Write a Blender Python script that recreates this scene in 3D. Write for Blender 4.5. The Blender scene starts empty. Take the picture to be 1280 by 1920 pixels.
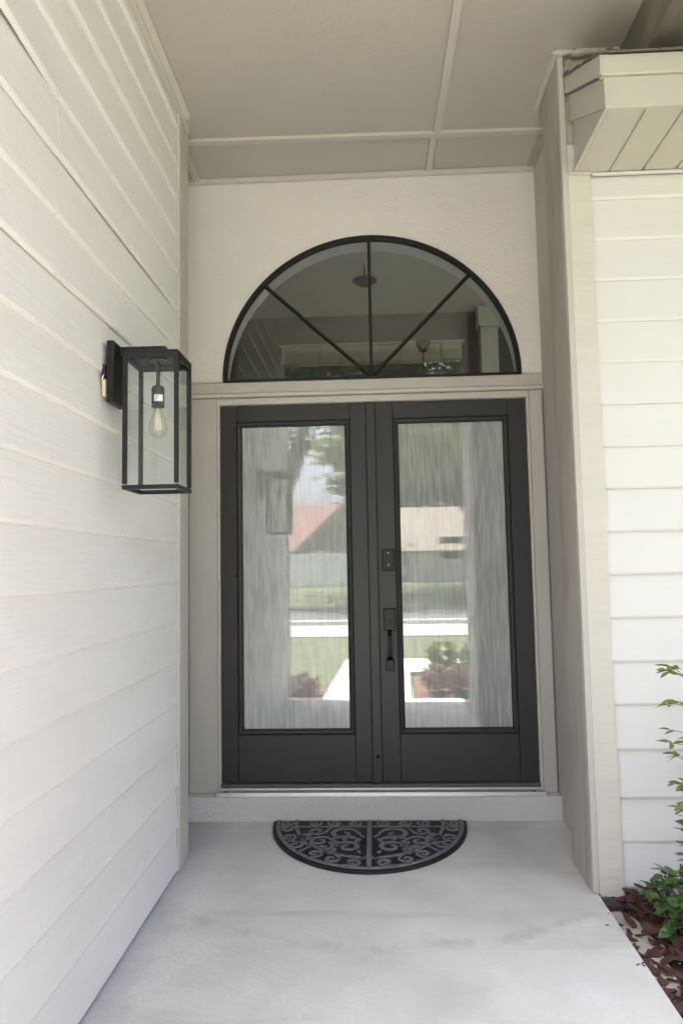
import bpy, bmesh, math, random
from mathutils import Vector, Matrix
random.seed(7)
S = bpy.context.scene
COL = S.collection
R = math.radians

# ------------------------------------------------------------------ camera
cam = bpy.data.cameras.new("camera")
cam.sensor_fit = 'VERTICAL'; cam.sensor_height = 36.0
cam.lens = 36.0 * 1329.7 / 1920.0
cam.clip_start = 0.05; cam.clip_end = 2000
co = bpy.data.objects.new("camera", cam); COL.objects.link(co)
r_ = Vector((0.998827, 0.045042, -0.017788)); u_ = Vector((0.021225, -0.077014, 0.996804)); f_ = Vector((-0.043529, 0.996012, 0.077880))
m4 = Matrix((r_, u_, -f_)).transposed().to_4x4(); m4.translation = Vector((0, -3.8467, 1.3071))
co.matrix_world = m4
S.camera = co
S.render.resolution_x = 682; S.render.resolution_y = 1024

# ------------------------------------------------------------------ sky, sun, exposure
SUN = Vector((-0.29, -0.09, 1.0)).normalized()          # towards the sun
W = bpy.data.worlds.new("World"); S.world = W; W.use_nodes = True
nt = W.node_tree; nt.nodes.clear()
sky = nt.nodes.new("ShaderNodeTexSky"); sky.sky_type = 'NISHITA'; sky.sun_disc = False
sky.sun_elevation = math.asin(SUN.z); sky.sun_rotation = math.atan2(SUN.x, SUN.y)
sky.air_density = 1.0; sky.dust_density = 5.0; sky.ozone_density = 1.0
bg = nt.nodes.new("ShaderNodeBackground"); bg.inputs[1].default_value = 0.15
wo = nt.nodes.new("ShaderNodeOutputWorld")
hz = nt.nodes.new("ShaderNodeHueSaturation"); hz.inputs["Saturation"].default_value = 0.5      # hazy summer sky
nt.links.new(sky.outputs[0], hz.inputs["Color"]); nt.links.new(hz.outputs[0], bg.inputs[0]); nt.links.new(bg.outputs[0], wo.inputs[0])
sl = bpy.data.lights.new("sun", 'SUN'); sl.energy = 4.2; sl.angle = R(0.6); sl.color = (1.0, 0.96, 0.89)
so = bpy.data.objects.new("sun", sl); COL.objects.link(so)
so.rotation_euler = (-SUN).to_track_quat('-Z', 'Y').to_euler()
S.view_settings.view_transform = 'Standard'; S.view_settings.look = 'None'
S.view_settings.exposure = 3.14; S.view_settings.use_white_balance = True; S.view_settings.white_balance_temperature = 6450; S.view_settings.white_balance_tint = 14; S.view_settings.gamma = 1.0
S.view_settings.use_curve_mapping = False
S.render.engine = 'CYCLES'
S.cycles.max_bounces = 12; S.cycles.diffuse_bounces = 6; S.cycles.glossy_bounces = 5
S.cycles.transparent_max_bounces = 12

# ------------------------------------------------------------------ materials
MAT = {}
def mat(name, col, rough=0.6, var=0.0, vscale=3.0, bump=0.0, bscale=40.0, stretch=(1, 1, 1), spec=0.5, ior=1.5, metal=0.0,
        stain=None, objrand=0.0, bdist=0.01, bump2=None):
    """Principled material; var = brightness mottling, stain = (colour, scale, lo, hi, amount), bump2=(strength,scale,stretch)"""
    m = bpy.data.materials.new(name); m.use_nodes = True; MAT[name] = m
    t = m.node_tree; n = t.nodes; L = t.links
    p = n["Principled BSDF"]
    p.inputs["Roughness"].default_value = rough; p.inputs["Metallic"].default_value = metal
    p.inputs["IOR"].default_value = ior; p.inputs["Specular IOR Level"].default_value = spec
    g = n.new("ShaderNodeNewGeometry")
    def coords(st):
        vm = n.new("ShaderNodeVectorMath"); vm.operation = 'MULTIPLY'; vm.inputs[1].default_value = st
        L.new(g.outputs["Position"], vm.inputs[0]); return vm.outputs[0]
    cs = coords(stretch)
    rgb = n.new("ShaderNodeRGB"); rgb.outputs[0].default_value = (*col, 1); cur = rgb.outputs[0]
    if var:
        no = n.new("ShaderNodeTexNoise"); no.inputs["Scale"].default_value = vscale; no.inputs["Detail"].default_value = 6; no.inputs["Roughness"].default_value = 0.6
        L.new(cs, no.inputs["Vector"])
        mr = n.new("ShaderNodeMapRange"); mr.inputs[1].default_value = 0.25; mr.inputs[2].default_value = 0.75
        mr.inputs[3].default_value = 1 - var; mr.inputs[4].default_value = 1 + var
        L.new(no.outputs[0], mr.inputs[0])
        mx = n.new("ShaderNodeMix"); mx.data_type = 'RGBA'; mx.blend_type = 'MULTIPLY'; mx.inputs[0].default_value = 1
        L.new(cur, mx.inputs[6]); L.new(mr.outputs[0], mx.inputs[7]); cur = mx.outputs[2]
    if objrand:
        oi = n.new("ShaderNodeObjectInfo"); hs = n.new("ShaderNodeHueSaturation")
        mr = n.new("ShaderNodeMapRange"); mr.inputs[3].default_value = 1 - objrand; mr.inputs[4].default_value = 1 + objrand
        L.new(oi.outputs["Random"], mr.inputs[0]); L.new(mr.outputs[0], hs.inputs["Value"])
        mr2 = n.new("ShaderNodeMapRange"); mr2.inputs[3].default_value = .5 - objrand * .06; mr2.inputs[4].default_value = .5 + objrand * .06
        ml = n.new("ShaderNodeMath"); ml.operation = 'MULTIPLY'; ml.inputs[1].default_value = 7.31
        fr = n.new("ShaderNodeMath"); fr.operation = 'FRACT'
        L.new(oi.outputs["Random"], ml.inputs[0]); L.new(ml.outputs[0], fr.inputs[0]); L.new(fr.outputs[0], mr2.inputs[0]); L.new(mr2.outputs[0], hs.inputs["Hue"])
        L.new(cur, hs.inputs["Color"]); cur = hs.outputs[0]
    for st in (stain or []):
        scol, ssc, lo, hi, amt, sst = st
        no = n.new("ShaderNodeTexNoise"); no.inputs["Scale"].default_value = ssc; no.inputs["Detail"].default_value = 7; no.inputs["Roughness"].default_value = 0.62
        L.new(coords(sst), no.inputs["Vector"])
        mr = n.new("ShaderNodeMapRange"); mr.inputs[1].default_value = lo; mr.inputs[2].default_value = hi; mr.inputs[3].default_value = 0; mr.inputs[4].default_value = amt
        L.new(no.outputs[0], mr.inputs[0])
        mx = n.new("ShaderNodeMix"); mx.data_type = 'RGBA'; L.new(mr.outputs[0], mx.inputs[0]); L.new(cur, mx.inputs[6]); mx.inputs[7].default_value = (*scol, 1); cur = mx.outputs[2]
    L.new(cur, p.inputs["Base Color"])
    nrm = None
    for b in ([(bump, bscale, stretch)] if bump else []) + ([bump2] if bump2 else []):
        no = n.new("ShaderNodeTexNoise"); no.inputs["Scale"].default_value = b[1]; no.inputs["Detail"].default_value = 5
        L.new(coords(b[2]), no.inputs["Vector"])
        bp = n.new("ShaderNodeBump"); bp.inputs["Strength"].default_value = b[0]; bp.inputs["Distance"].default_value = bdist
        L.new(no.outputs[0], bp.inputs["Height"])
        if nrm: L.new(nrm, bp.inputs["Normal"])
        nrm = bp.outputs[0]
    if nrm: L.new(nrm, p.inputs["Normal"])
    return m

mat("siding_left", (0.63, 0.615, 0.605), 0.5, 0.035, 2.5, 0.22, 30, (1, .25, 3), stain=[((0.53, 0.51, 0.485), 1.7, .54, .74, .4, (1, .6, 1.6)), ((.78, .775, .77), 60, .69, .72, .7, (1, .6, 1)), ((.42, .40, .37), 48, .715, .735, .6, (1, .5, 1))])
mat("siding_right", (0.575, 0.57, 0.56), 0.5, 0.02, 2.5, 0.10, 30, (.25, 1, 3), stain=[((.50, .49, .46), 52, .71, .73, .5, (.6, 1, 1)), ((.58, .57, .54), 1.6, .55, .72, .45, (.5, 1, 2))])
mat("trim", (0.42, 0.402, 0.37), 0.55, 0.05, 6, 0.18, 40, (1, 1, .3), stain=[((.36, .33, .29), 5, .62, .8, .35, (1, 1, .35))])
mat("trim_rough", (0.50, 0.48, 0.435), 0.6, 0.05, 5, 0.35, 9, (1.5, 1, 6), stain=[((.4, .38, .34), 7, .64, .75, .35, (1.4, 1, 4))])
mat("post_wood", (0.375, 0.35, 0.31), 0.7, 0.10, 7, 0.4, 22, (2.5, 2.5, .25), stain=[((.20, .145, .105), 3.2, .5, .70, .65, (2.2, 2.2, .45)), ((.46, .44, .4), 2.0, .55, .7, .4, (1, 1, .7))])
mat("stucco", (0.625, 0.60, 0.57), 0.65, 0.025, 2, 0.42, 13, (1, 1, 1.7), bump2=(0.35, 55, (1, 1, 1)), bdist=0.016)
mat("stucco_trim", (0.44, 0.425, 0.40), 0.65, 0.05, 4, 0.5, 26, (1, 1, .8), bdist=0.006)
mat("curb", (0.53, 0.525, 0.505), 0.75, 0.04, 30, 0.45, 60, stain=[((.40, .39, .37), 90, .64, .70, .5, (1, 1, 1))])
mat("ceiling_paint", (0.42, 0.395, 0.355), 0.6, 0.06, 1.3, 0.2, 45, stain=[((.33, .28, .235), .9, .5, .75, .35, (1, 1, 1))])
mat("ceiling_trim", (0.475, 0.45, 0.405), 0.55, 0.04, 5, 0.1, 30)
mat("peeling", (0.47, 0.44, 0.38), 0.65, 0.06, 6, 0.5, 40, stain=[((.10, .09, .08), 22, .54, .58, .85, (1, 1, 1)), ((.62, .6, .55), 30, .58, .62, .6, (1, 1, 1))])
mat("eave_paint", (0.455, 0.435, 0.385), 0.5, 0.03, 4, 0.12, 30, (1, 1, 1))
mat("beam_wood", (0.145, 0.128, 0.11), 0.8, 0.25, 5, 0.5, 18, (4, .6, .6), stain=[((.27, .235, .2), 6, .5, .68, .6, (3, .6, 1))])
mat("shingle", (0.12, 0.115, 0.105), 0.85, 0.25, 25, 0.5, 90)
mat("red_shingle", (0.20, 0.115, 0.10), 0.85, 0.2, 12, 0.3, 40)
mat("tan_shingle", (0.235, 0.21, 0.175), 0.85, 0.2, 12, 0.3, 40)
mat("door_paint", (0.031, 0.030, 0.0315), 0.42, 0.06, 3, 0.03, 50, (1, 1, .2), spec=.38)
mat("black_metal", (0.008, 0.008, 0.0085), 0.42, 0.1, 12, spec=.35)
mat("dark_metal", (0.005, 0.005, 0.0055), 0.4, 0.1, 12, spec=.15)
mat("socket_metal", (0.020, 0.020, 0.021), 0.42, spec=.3)
mat("aluminium", (0.62, 0.62, 0.63), 0.38, 0.06, 9, metal=0.75)
mat("sweep", (0.07, 0.07, 0.072), 0.45)
mat("rubber", (0.006, 0.006, 0.009), 0.6, 0.15, 30)
mat("mat_grey", (0.145, 0.147, 0.162), 0.7, 0.35, 45, 0.2, 200)
mat("white_print", (0.8, 0.8, 0.8), 0.5)
mat("tan_block", (0.52, 0.43, 0.30), 0.7, 0.08, 20)
mat("filament", (0.9, 0.82, 0.55), 0.5)
mat("brass", (0.6, 0.45, 0.2), 0.3, metal=0.9)
mat("concrete", (0.57, 0.56, 0.54), 0.72, 0.06, 1.6, 0.12, 45,
    stain=[((.43, .425, .415), 2.2, .5, .66, .6, (1, 1.1, 1)), ((.66, .65, .64), 3.4, .52, .68, .5, (1, 1, 1)), ((.36, .345, .31), 1.05, .56, .66, .5, (.45, 3.0, 1)), ((.25, .24, .23), 36, .69, .72, .6, (1, 1, 1)), ((.68, .67, .66), 55, .68, .72, .5, (1, 1, 1))])
m = MAT["concrete"]; t = m.node_tree; n = t.nodes; L = t.links; P_ = n["Principled BSDF"]; cur = P_.inputs["Base Color"].links[0].from_socket
g = n.new("ShaderNodeNewGeometry"); sp = n.new("ShaderNodeSeparateXYZ"); L.new(g.outputs["Position"], sp.inputs[0])
def mth(op, a, b=None, c=None, clamp=False):
    q_ = n.new("ShaderNodeMath"); q_.operation = op; q_.use_clamp = clamp
    for i_, v_ in enumerate((a, b, c)):
        if v_ is None: continue
        if isinstance(v_, (int, float)): q_.inputs[i_].default_value = v_
        else: L.new(v_, q_.inputs[i_])
    return q_.outputs[0]
def nz(scale, det=5, st=(1, 1, 1)):
    vm = n.new("ShaderNodeVectorMath"); vm.operation = 'MULTIPLY'; vm.inputs[1].default_value = st; L.new(g.outputs["Position"], vm.inputs[0])
    q_ = n.new("ShaderNodeTexNoise"); q_.inputs["Scale"].default_value = scale; q_.inputs["Detail"].default_value = det; q_.inputs["Roughness"].default_value = .65; L.new(vm.outputs[0], q_.inputs["Vector"]); return q_.outputs[0]
def stain_mix(fac, colr):
    global cur
    mx_ = n.new("ShaderNodeMix"); mx_.data_type = 'RGBA'; L.new(fac, mx_.inputs[0]); L.new(cur, mx_.inputs[6]); mx_.inputs[7].default_value = (*colr, 1); cur = mx_.outputs[2]
# old tide mark where water dries: a thin brown arc across the slab
xx = mth('MULTIPLY', sp.outputs[0], sp.outputs[0]); yc_ = mth('MULTIPLY_ADD', xx, .42, -1.30)
dy_ = mth('SUBTRACT', sp.outputs[1], mth('ADD', yc_, mth('MULTIPLY_ADD', nz(3.0), .16, -.08)))
band = mth('POWER', 2.718, mth('MULTIPLY', mth('MULTIPLY', dy_, dy_), -900.0)); stain_mix(mth('MULTIPLY', band, mth('MULTIPLY_ADD', nz(7.0), 1.9, -.75, True), None, True), (.27, .25, .215))
# darker, bluer tone towards the left wall, broken by noise, and fine grit
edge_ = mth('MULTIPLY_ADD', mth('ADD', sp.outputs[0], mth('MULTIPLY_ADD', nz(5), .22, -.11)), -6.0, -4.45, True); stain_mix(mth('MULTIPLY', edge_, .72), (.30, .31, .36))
stain_mix(mth('MULTIPLY', mth('MULTIPLY_ADD', nz(130, 2), 9.0, -6.2, True), .45), (.30, .29, .28)); stain_mix(mth('MULTIPLY', mth('MULTIPLY_ADD', nz(75, 4), 3.0, -1.2, True), .30), (.40, .39, .38)); stain_mix(mth('MULTIPLY', mth('MULTIPLY_ADD', nz(21, 6), 5.0, -3.0, True), .35), (.40, .385, .36))
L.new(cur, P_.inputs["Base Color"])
mat("walk_concrete", (0.58, 0.565, 0.53), 0.8, 0.06, 2, 0.2, 50)
mat("sidewalk_concrete", (0.36, 0.35, 0.33), 0.85, 0.1, 3, 0.2, 50)
mat("asphalt", (0.15, 0.15, 0.145), 0.85, 0.08, 3, 0.3, 60)
mat("grass", (0.112, 0.132, 0.066), 0.85, 0.35, 3.0, 0.6, 35, stain=[((.16, .165, .085), .35, .5, .7, .6, (1, 1, 1))])
mat("soil", (0.060, 0.026, 0.018), 0.9, 0.4, 25, 0.7, 60)
mat("mulch_chip", (0.070, 0.027, 0.018), 0.8, 0.5, 28, 0.4, 90, stain=[((.035, .016, .011), 14, .45, .65, .7, (1, 1, 1))])
mat("garden_mulch", (0.20, 0.11, 0.075), 0.9, 0.4, 14, 0.7, 40)
mat("footing", (0.36, 0.335, 0.305), 0.85, 0.15, 14, 0.6, 40)
mat("membrane", (0.02, 0.022, 0.028), 0.4)
mat("pebble", (0.42, 0.39, 0.35), 0.7)
mat("wall_dark", (0.012, 0.011, 0.010), 0.9)
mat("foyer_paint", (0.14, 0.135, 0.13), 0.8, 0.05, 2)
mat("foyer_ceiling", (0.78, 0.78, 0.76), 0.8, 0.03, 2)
mat("reveal", (0.74, 0.76, 0.76), 0.7, 0.03, 5)
mat("valance", (0.50, 0.48, 0.42), 0.8, 0.1, 6)
mat("fence_white", (0.84, 0.85, 0.85), 0.55, 0.03, 2)
mat("house_wall", (0.55, 0.56, 0.53), 0.8, 0.05, 1)
mat("bark", (0.13, 0.105, 0.085), 0.9, 0.3, 10, 0.7, 16, (2, 2, .4))
mat("stem", (0.10, 0.085, 0.045), 0.7, 0.2, 30)

def leaf_mat(name, col, rough=0.45, objrand=0.25, trans=0.35, edge=None):
    m = bpy.data.materials.new(name); m.use_nodes = True; MAT[name] = m
    t = m.node_tree; n = t.nodes; L = t.links; p = n["Principled BSDF"]; p.inputs["Roughness"].default_value = rough
    oi = n.new("ShaderNodeObjectInfo"); g = n.new("ShaderNodeNewGeometry")
    no = n.new("ShaderNodeTexNoise"); no.inputs["Scale"].default_value = 2.2 if objrand == 0 else 30; L.new(g.outputs["Position"], no.inputs["Vector"])
    hs = n.new("ShaderNodeHueSaturation"); hs.inputs["Color"].default_value = (*col, 1)
    mr = n.new("ShaderNodeMapRange"); mr.inputs[1].default_value = .3; mr.inputs[2].default_value = .7; mr.inputs[3].default_value = .6; mr.inputs[4].default_value = 1.5
    L.new(no.outputs[0], mr.inputs[0])
    if objrand:
        mo = n.new("ShaderNodeMapRange"); mo.inputs[3].default_value = 1 - objrand; mo.inputs[4].default_value = 1 + objrand; L.new(oi.outputs["Random"], mo.inputs[0])
        mu = n.new("ShaderNodeMath"); mu.operation = 'MULTIPLY'; L.new(mo.outputs[0], mu.inputs[0]); mu.inputs[1].default_value = 1; L.new(mu.outputs[0], hs.inputs["Value"])
        mh = n.new("ShaderNodeMapRange"); mh.inputs[3].default_value = .475; mh.inputs[4].default_value = .515
        m7 = n.new("ShaderNodeMath"); m7.operation = 'MULTIPLY'; m7.inputs[1].default_value = 13.7; fr = n.new("ShaderNodeMath"); fr.operation = 'FRACT'
        L.new(oi.outputs["Random"], m7.inputs[0]); L.new(m7.outputs[0], fr.inputs[0]); L.new(fr.outputs[0], mh.inputs[0]); L.new(mh.outputs[0], hs.inputs["Hue"])
    else:
        L.new(mr.outputs[0], hs.inputs["Value"])
    cur = hs.outputs[0]
    if edge:
        tc = n.new("ShaderNodeTexCoord"); sx = n.new("ShaderNodeSeparateXYZ"); L.new(tc.outputs["Object"], sx.inputs[0])
        ab = n.new("ShaderNodeMath"); ab.operation = 'ABSOLUTE'; L.new(sx.outputs[1], ab.inputs[0])
        n2 = n.new("ShaderNodeTexNoise"); n2.inputs["Scale"].default_value = 6; L.new(tc.outputs["Object"], n2.inputs["Vector"])
        ad = n.new("ShaderNodeMath"); ad.operation = 'ADD'; L.new(ab.outputs[0], ad.inputs[0])
        sc = n.new("ShaderNodeMath"); sc.operation = 'MULTIPLY'; sc.inputs[1].default_value = .22; L.new(n2.outputs[0], sc.inputs[0]); L.new(sc.outputs[0], ad.inputs[1])
        m3 = n.new("ShaderNodeMapRange"); m3.inputs[1].default_value = .30; m3.inputs[2].default_value = .36; L.new(ad.outputs[0], m3.inputs[0])
        mx = n.new("ShaderNodeMix"); mx.data_type = 'RGBA'; L.new(m3.outputs[0], mx.inputs[0]); L.new(cur, mx.inputs[6]); mx.inputs[7].default_value = (*edge, 1); cur = mx.outputs[2]
    L.new(cur, p.inputs["Base Color"])
    tr = n.new("ShaderNodeBsdfTranslucent"); L.new(cur, tr.inputs[0])
    ms = n.new("ShaderNodeMixShader"); ms.inputs[0].default_value = trans; L.new(p.outputs[0], ms.inputs[1]); L.new(tr.outputs[0], ms.inputs[2])
    L.new(ms.outputs[0], n["Material Output"].inputs[0])
leaf_mat("leaf_nandina", (0.15, 0.225, 0.055))
leaf_mat("leaf_low", (0.085, 0.165, 0.055), 0.35)
leaf_mat("leaf_low_edged", (0.10, 0.18, 0.055), 0.35, edge=(.42, .46, .22))
leaf_mat("leaf_tree", (0.060, 0.085, 0.032), 0.5, 0, .4)
leaf_mat("leaf_tree_bright", (0.15, 0.185, 0.05), 0.5, 0, .45)
leaf_mat("leaf_bronze", (0.23, 0.13, 0.07), 0.5, 0, .35)

def glass_thin(name, tint=(1, 1, 1), refl=1.0, rough=0.0):
    m = bpy.data.materials.new(name); m.use_nodes = True; MAT[name] = m
    t = m.node_tree; n = t.nodes; L = t.links; n.remove(n["Principled BSDF"])
    tr = n.new("ShaderNodeBsdfTransparent"); tr.inputs[0].default_value = (*tint, 1)
    gl = n.new("ShaderNodeBsdfGlossy"); gl.inputs["Roughness"].default_value = rough
    lwt = n.new("ShaderNodeLayerWeight"); lwt.inputs[0].default_value = .5
    pw = n.new("ShaderNodeMath"); pw.operation = 'POWER'; pw.inputs[1].default_value = 4.0; L.new(lwt.outputs["Facing"], pw.inputs[0])
    ml = n.new("ShaderNodeMath"); ml.operation = 'MULTIPLY_ADD'; ml.inputs[1].default_value = .6 * refl; ml.inputs[2].default_value = .075 * refl; ml.use_clamp = True; L.new(pw.outputs[0], ml.inputs[0])
    ms = n.new("ShaderNodeMixShader"); L.new(ml.outputs[0], ms.inputs[0]); L.new(tr.outputs[0], ms.inputs[1]); L.new(gl.outputs[0], ms.inputs[2])
    L.new(ms.outputs[0], n["Material Output"].inputs[0])
glass_thin("clear_glass", (.93, .95, .93), 1.0)
glass_thin("transom_glass", (.76, .77, .765), 1.0)
glass_thin("bulb_glass", (.97, .965, .94), .95)

# door glass: frosted pane with fine vertical reeding that still mirrors the street
m = bpy.data.materials.new("rain_glass"); m.use_nodes = True; MAT["rain_glass"] = m
t = m.node_tree; n = t.nodes; L = t.links; p = n["Principled BSDF"]
p.inputs["Base Color"].default_value = (0.31, 0.335, 0.33, 1); p.inputs["Roughness"].default_value = 0.006; p.inputs["IOR"].default_value = 2.12
g = n.new("ShaderNodeNewGeometry")
def rg(st, sc, det):
    vm = n.new("ShaderNodeVectorMath"); vm.operation = 'MULTIPLY'; vm.inputs[1].default_value = st; L.new(g.outputs["Position"], vm.inputs[0])
    no = n.new("ShaderNodeTexNoise"); no.inputs["Scale"].default_value = sc; no.inputs["Detail"].default_value = det; L.new(vm.outputs[0], no.inputs["Vector"]); return no.outputs[0]
b1 = n.new("ShaderNodeBump"); b1.inputs["Strength"].default_value = 0.022; b1.inputs["Distance"].default_value = 0.002; L.new(rg((1, 1, .07), 110, 3), b1.inputs["Height"])
b2 = n.new("ShaderNodeBump"); b2.inputs["Strength"].default_value = 0.010; b2.inputs["Distance"].default_value = 0.004; L.new(rg((1, 1, .5), 9, 2), b2.inputs["Height"]); L.new(b1.outputs[0], b2.inputs["Normal"])
L.new(b2.outputs[0], p.inputs["Normal"])
vr = n.new("ShaderNodeMapRange"); vr.inputs[1].default_value = .35; vr.inputs[2].default_value = .7; vr.inputs[3].default_value = .80; vr.inputs[4].default_value = 1.22; L.new(rg((1, 1, .09), 70, 5), vr.inputs[0])
mx = n.new("ShaderNodeMix"); mx.data_type = 'RGBA'; mx.blend_type = 'MULTIPLY'; mx.inputs[0].default_value = 1; mx.inputs[6].default_value = (0.31, 0.335, 0.33, 1)
L.new(vr.outputs[0], mx.inputs[7]); L.new(mx.outputs[2], p.inputs["Base Color"])

# soffit: fine ribbing
m = mat("soffit_vinyl", (0.46, 0.435, 0.38), 0.5)
t = m.node_tree; n = t.nodes; L = t.links
g = n.new("ShaderNodeNewGeometry"); wv = n.new("ShaderNodeTexWave"); wv.bands_direction = 'X'; wv.inputs["Scale"].default_value = 42; wv.inputs["Distortion"].default_value = 1.5; wv.inputs["Detail Scale"].default_value = 3
L.new(g.outputs["Position"], wv.inputs["Vector"]); bp = n.new("ShaderNodeBump"); bp.inputs["Strength"].default_value = 0.35; bp.inputs["Distance"].default_value = 0.003
L.new(wv.outputs[0], bp.inputs["Height"]); L.new(bp.outputs[0], n["Principled BSDF"].inputs["Normal"])

# ------------------------------------------------------------------ helpers
WP = {}
def wpos(o): return WP[o] if o else Vector((0, 0, 0))
def tag(o, label, cat, group=None):
    o["label"] = label; o["category"] = cat
    if group: o["group"] = group
    return o
def thing(name, label, cat, loc, group=None):
    o = bpy.data.objects.new(name, None); COL.objects.link(o); o.location = loc; WP[o] = Vector(loc); o.empty_display_size = .1
    return tag(o, label, cat, group)
def structure(o): o["kind"] = "structure"; return o
def obj(name, bm, material, parent=None, smooth=False, origin=None):
    """link a bmesh (world coordinates) as one object with its origin at its base centre"""
    bmesh.ops.recalc_face_normals(bm, faces=bm.faces)
    vs = [v.co for v in bm.verts]
    if origin is None:
        lo = Vector((min(v.x for v in vs), min(v.y for v in vs), min(v.z for v in vs))); hi = Vector((max(v.x for v in vs), max(v.y for v in vs), max(v.z for v in vs)))
        origin = Vector(((lo.x + hi.x) / 2, (lo.y + hi.y) / 2, lo.z))
    else: origin = Vector(origin)
    for v in bm.verts: v.co -= origin
    me = bpy.data.meshes.new(name); bm.to_mesh(me); bm.free()
    if smooth: me.polygons.foreach_set("use_smooth", [True] * len(me.polygons))
    me.materials.append(MAT[material])
    o = bpy.data.objects.new(name, me); COL.objects.link(o); WP[o] = origin
    if parent: o.parent = parent
    o.location = origin - wpos(parent)
    return o
def copy_obj(src, name, loc, rot=(0, 0, 0), scale=(1, 1, 1), parent=None):
    o = bpy.data.objects.new(name, src if isinstance(src, bpy.types.Mesh) else src.data); COL.objects.link(o); WP[o] = Vector(loc)
    if parent: o.parent = parent
    o.location = Vector(loc) - wpos(parent); o.rotation_euler = rot; o.scale = scale
    return o
def abox(bm, x0, x1, y0, y1, z0, z1, bev=0.0, seg=1):
    r = bmesh.ops.create_cube(bm, size=1.0); vs = r["verts"]
    for v in vs:
        v.co = Vector((x0 if v.co.x < 0 else x1, y0 if v.co.y < 0 else y1, z0 if v.co.z < 0 else z1))
    if bev:
        es = {e for v in vs for e in v.link_edges}
        bmesh.ops.bevel(bm, geom=list(es), offset=bev, segments=seg, affect='EDGES', profile=.6)
def box(name, x0, x1, y0, y1, z0, z1, material, parent=None, bev=0.002, seg=1):
    bm = bmesh.new(); abox(bm, x0, x1, y0, y1, z0, z1, bev, seg); return obj(name, bm, material, parent)
def aprism(bm, pts, axis, a, b):
    """extrude a 2-D polygon along an axis (0: pts=(y,z), 1: pts=(x,z), 2: pts=(x,y))"""
    def mk(p, q):
        return {0: (q, p[0], p[1]), 1: (p[0], q, p[1]), 2: (p[0], p[1], q)}[axis]
    A = [bm.verts.new(mk(p, a)) for p in pts]; B = [bm.verts.new(mk(p, b)) for p in pts]
    n = len(pts)
    bm.faces.new(A); bm.faces.new(B[::-1])
    for i in range(n): bm.faces.new((A[i], B[i], B[(i + 1) % n], A[(i + 1) % n]))
def prism(name, pts, axis, a, b, material, parent=None):
    bm = bmesh.new(); aprism(bm, pts, axis, a, b); return obj(name, bm, material, parent)
def atube(bm, pts, rad, seg=8, caps=True):
    pts = [Vector(p) for p in pts]; rings = []
    for i, p in enumerate(pts):
        d = (pts[min(i + 1, len(pts) - 1)] - pts[max(i - 1, 0)]).normalized()
        a = d.cross(Vector((0, 0, 1)) if abs(d.z) < .9 else Vector((1, 0, 0))).normalized(); b = d.cross(a)
        rr = rad[i] if isinstance(rad, (list, tuple)) else rad
        rings.append([bm.verts.new(p + (a * math.cos(2 * math.pi * k / seg) + b * math.sin(2 * math.pi * k / seg)) * rr) for k in range(seg)])
    for A, B in zip(rings, rings[1:]):
        for k in range(seg): bm.faces.new((A[k], A[(k + 1) % seg], B[(k + 1) % seg], B[k]))
    if caps: bm.faces.new(rings[0][::-1]); bm.faces.new(rings[-1])
def tube(name, pts, rad, material, parent=None, seg=8):
    bm = bmesh.new(); atube(bm, pts, rad, seg); return obj(name, bm, material, parent, smooth=True)
def lathe(name, prof, c, material, parent=None, seg=20):
    bm = bmesh.new(); rings = []
    for r, z in prof: rings.append([bm.verts.new((c[0] + r * math.cos(2 * math.pi * k / seg), c[1] + r * math.sin(2 * math.pi * k / seg), c[2] + z)) for k in range(seg)])
    for A, B in zip(rings, rings[1:]):
        for k in range(seg): bm.faces.new((A[k], A[(k + 1) % seg], B[(k + 1) % seg], B[k]))
    bm.faces.new(rings[0][::-1]); bm.faces.new(rings[-1])
    return obj(name, bm, material, parent, smooth=True)
U = random.uniform

# ------------------------------------------------------------------ ground
bm = bmesh.new()
prof = [(300, -.07), (20, -.07), (-17.0, -.07), (-18.0, 0.05), (-20.5, .28), (-26, .6), (-60, .8), (-900, 1.0)]
xs = [-700, -60, -20, -6, 0, 6, 20, 60, 700]; rows = [[bm.verts.new((x, y, z)) for x in xs] for y, z in prof]
for A, B in zip(rows, rows[1:]):
    for i in range(len(xs) - 1): bm.faces.new((A[i], A[i + 1], B[i + 1], B[i]))
structure(obj("lawn", bm, "grass", origin=(0, -10, -.07)))
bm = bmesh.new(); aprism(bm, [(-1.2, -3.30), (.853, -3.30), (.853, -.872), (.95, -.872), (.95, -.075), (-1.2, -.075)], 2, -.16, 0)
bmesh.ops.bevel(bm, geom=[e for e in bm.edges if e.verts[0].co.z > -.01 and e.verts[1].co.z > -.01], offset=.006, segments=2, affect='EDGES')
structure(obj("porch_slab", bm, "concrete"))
bm = bmesh.new()
aprism(bm, [(-.55, -3.308), (.36, -3.308), (.42, -5.2), (1.4, -5.45), (6, -5.6), (6, -6.6), (1.2, -6.55), (-.42, -6.5)], 2, -.14, -.022)
structure(obj("walkway", bm, "walk_concrete"))
structure(box("sidewalk", -60, 60, -13.0, -10.2, -.12, -.05, "sidewalk_concrete", bev=0))
structure(box("road", -60, 60, -17.5, -13.25, -.13, .02, "asphalt", bev=0))
structure(box("kerb", -60, 60, -13.25, -13.0, -.13, .05, "walk_concrete", bev=.01))

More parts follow.
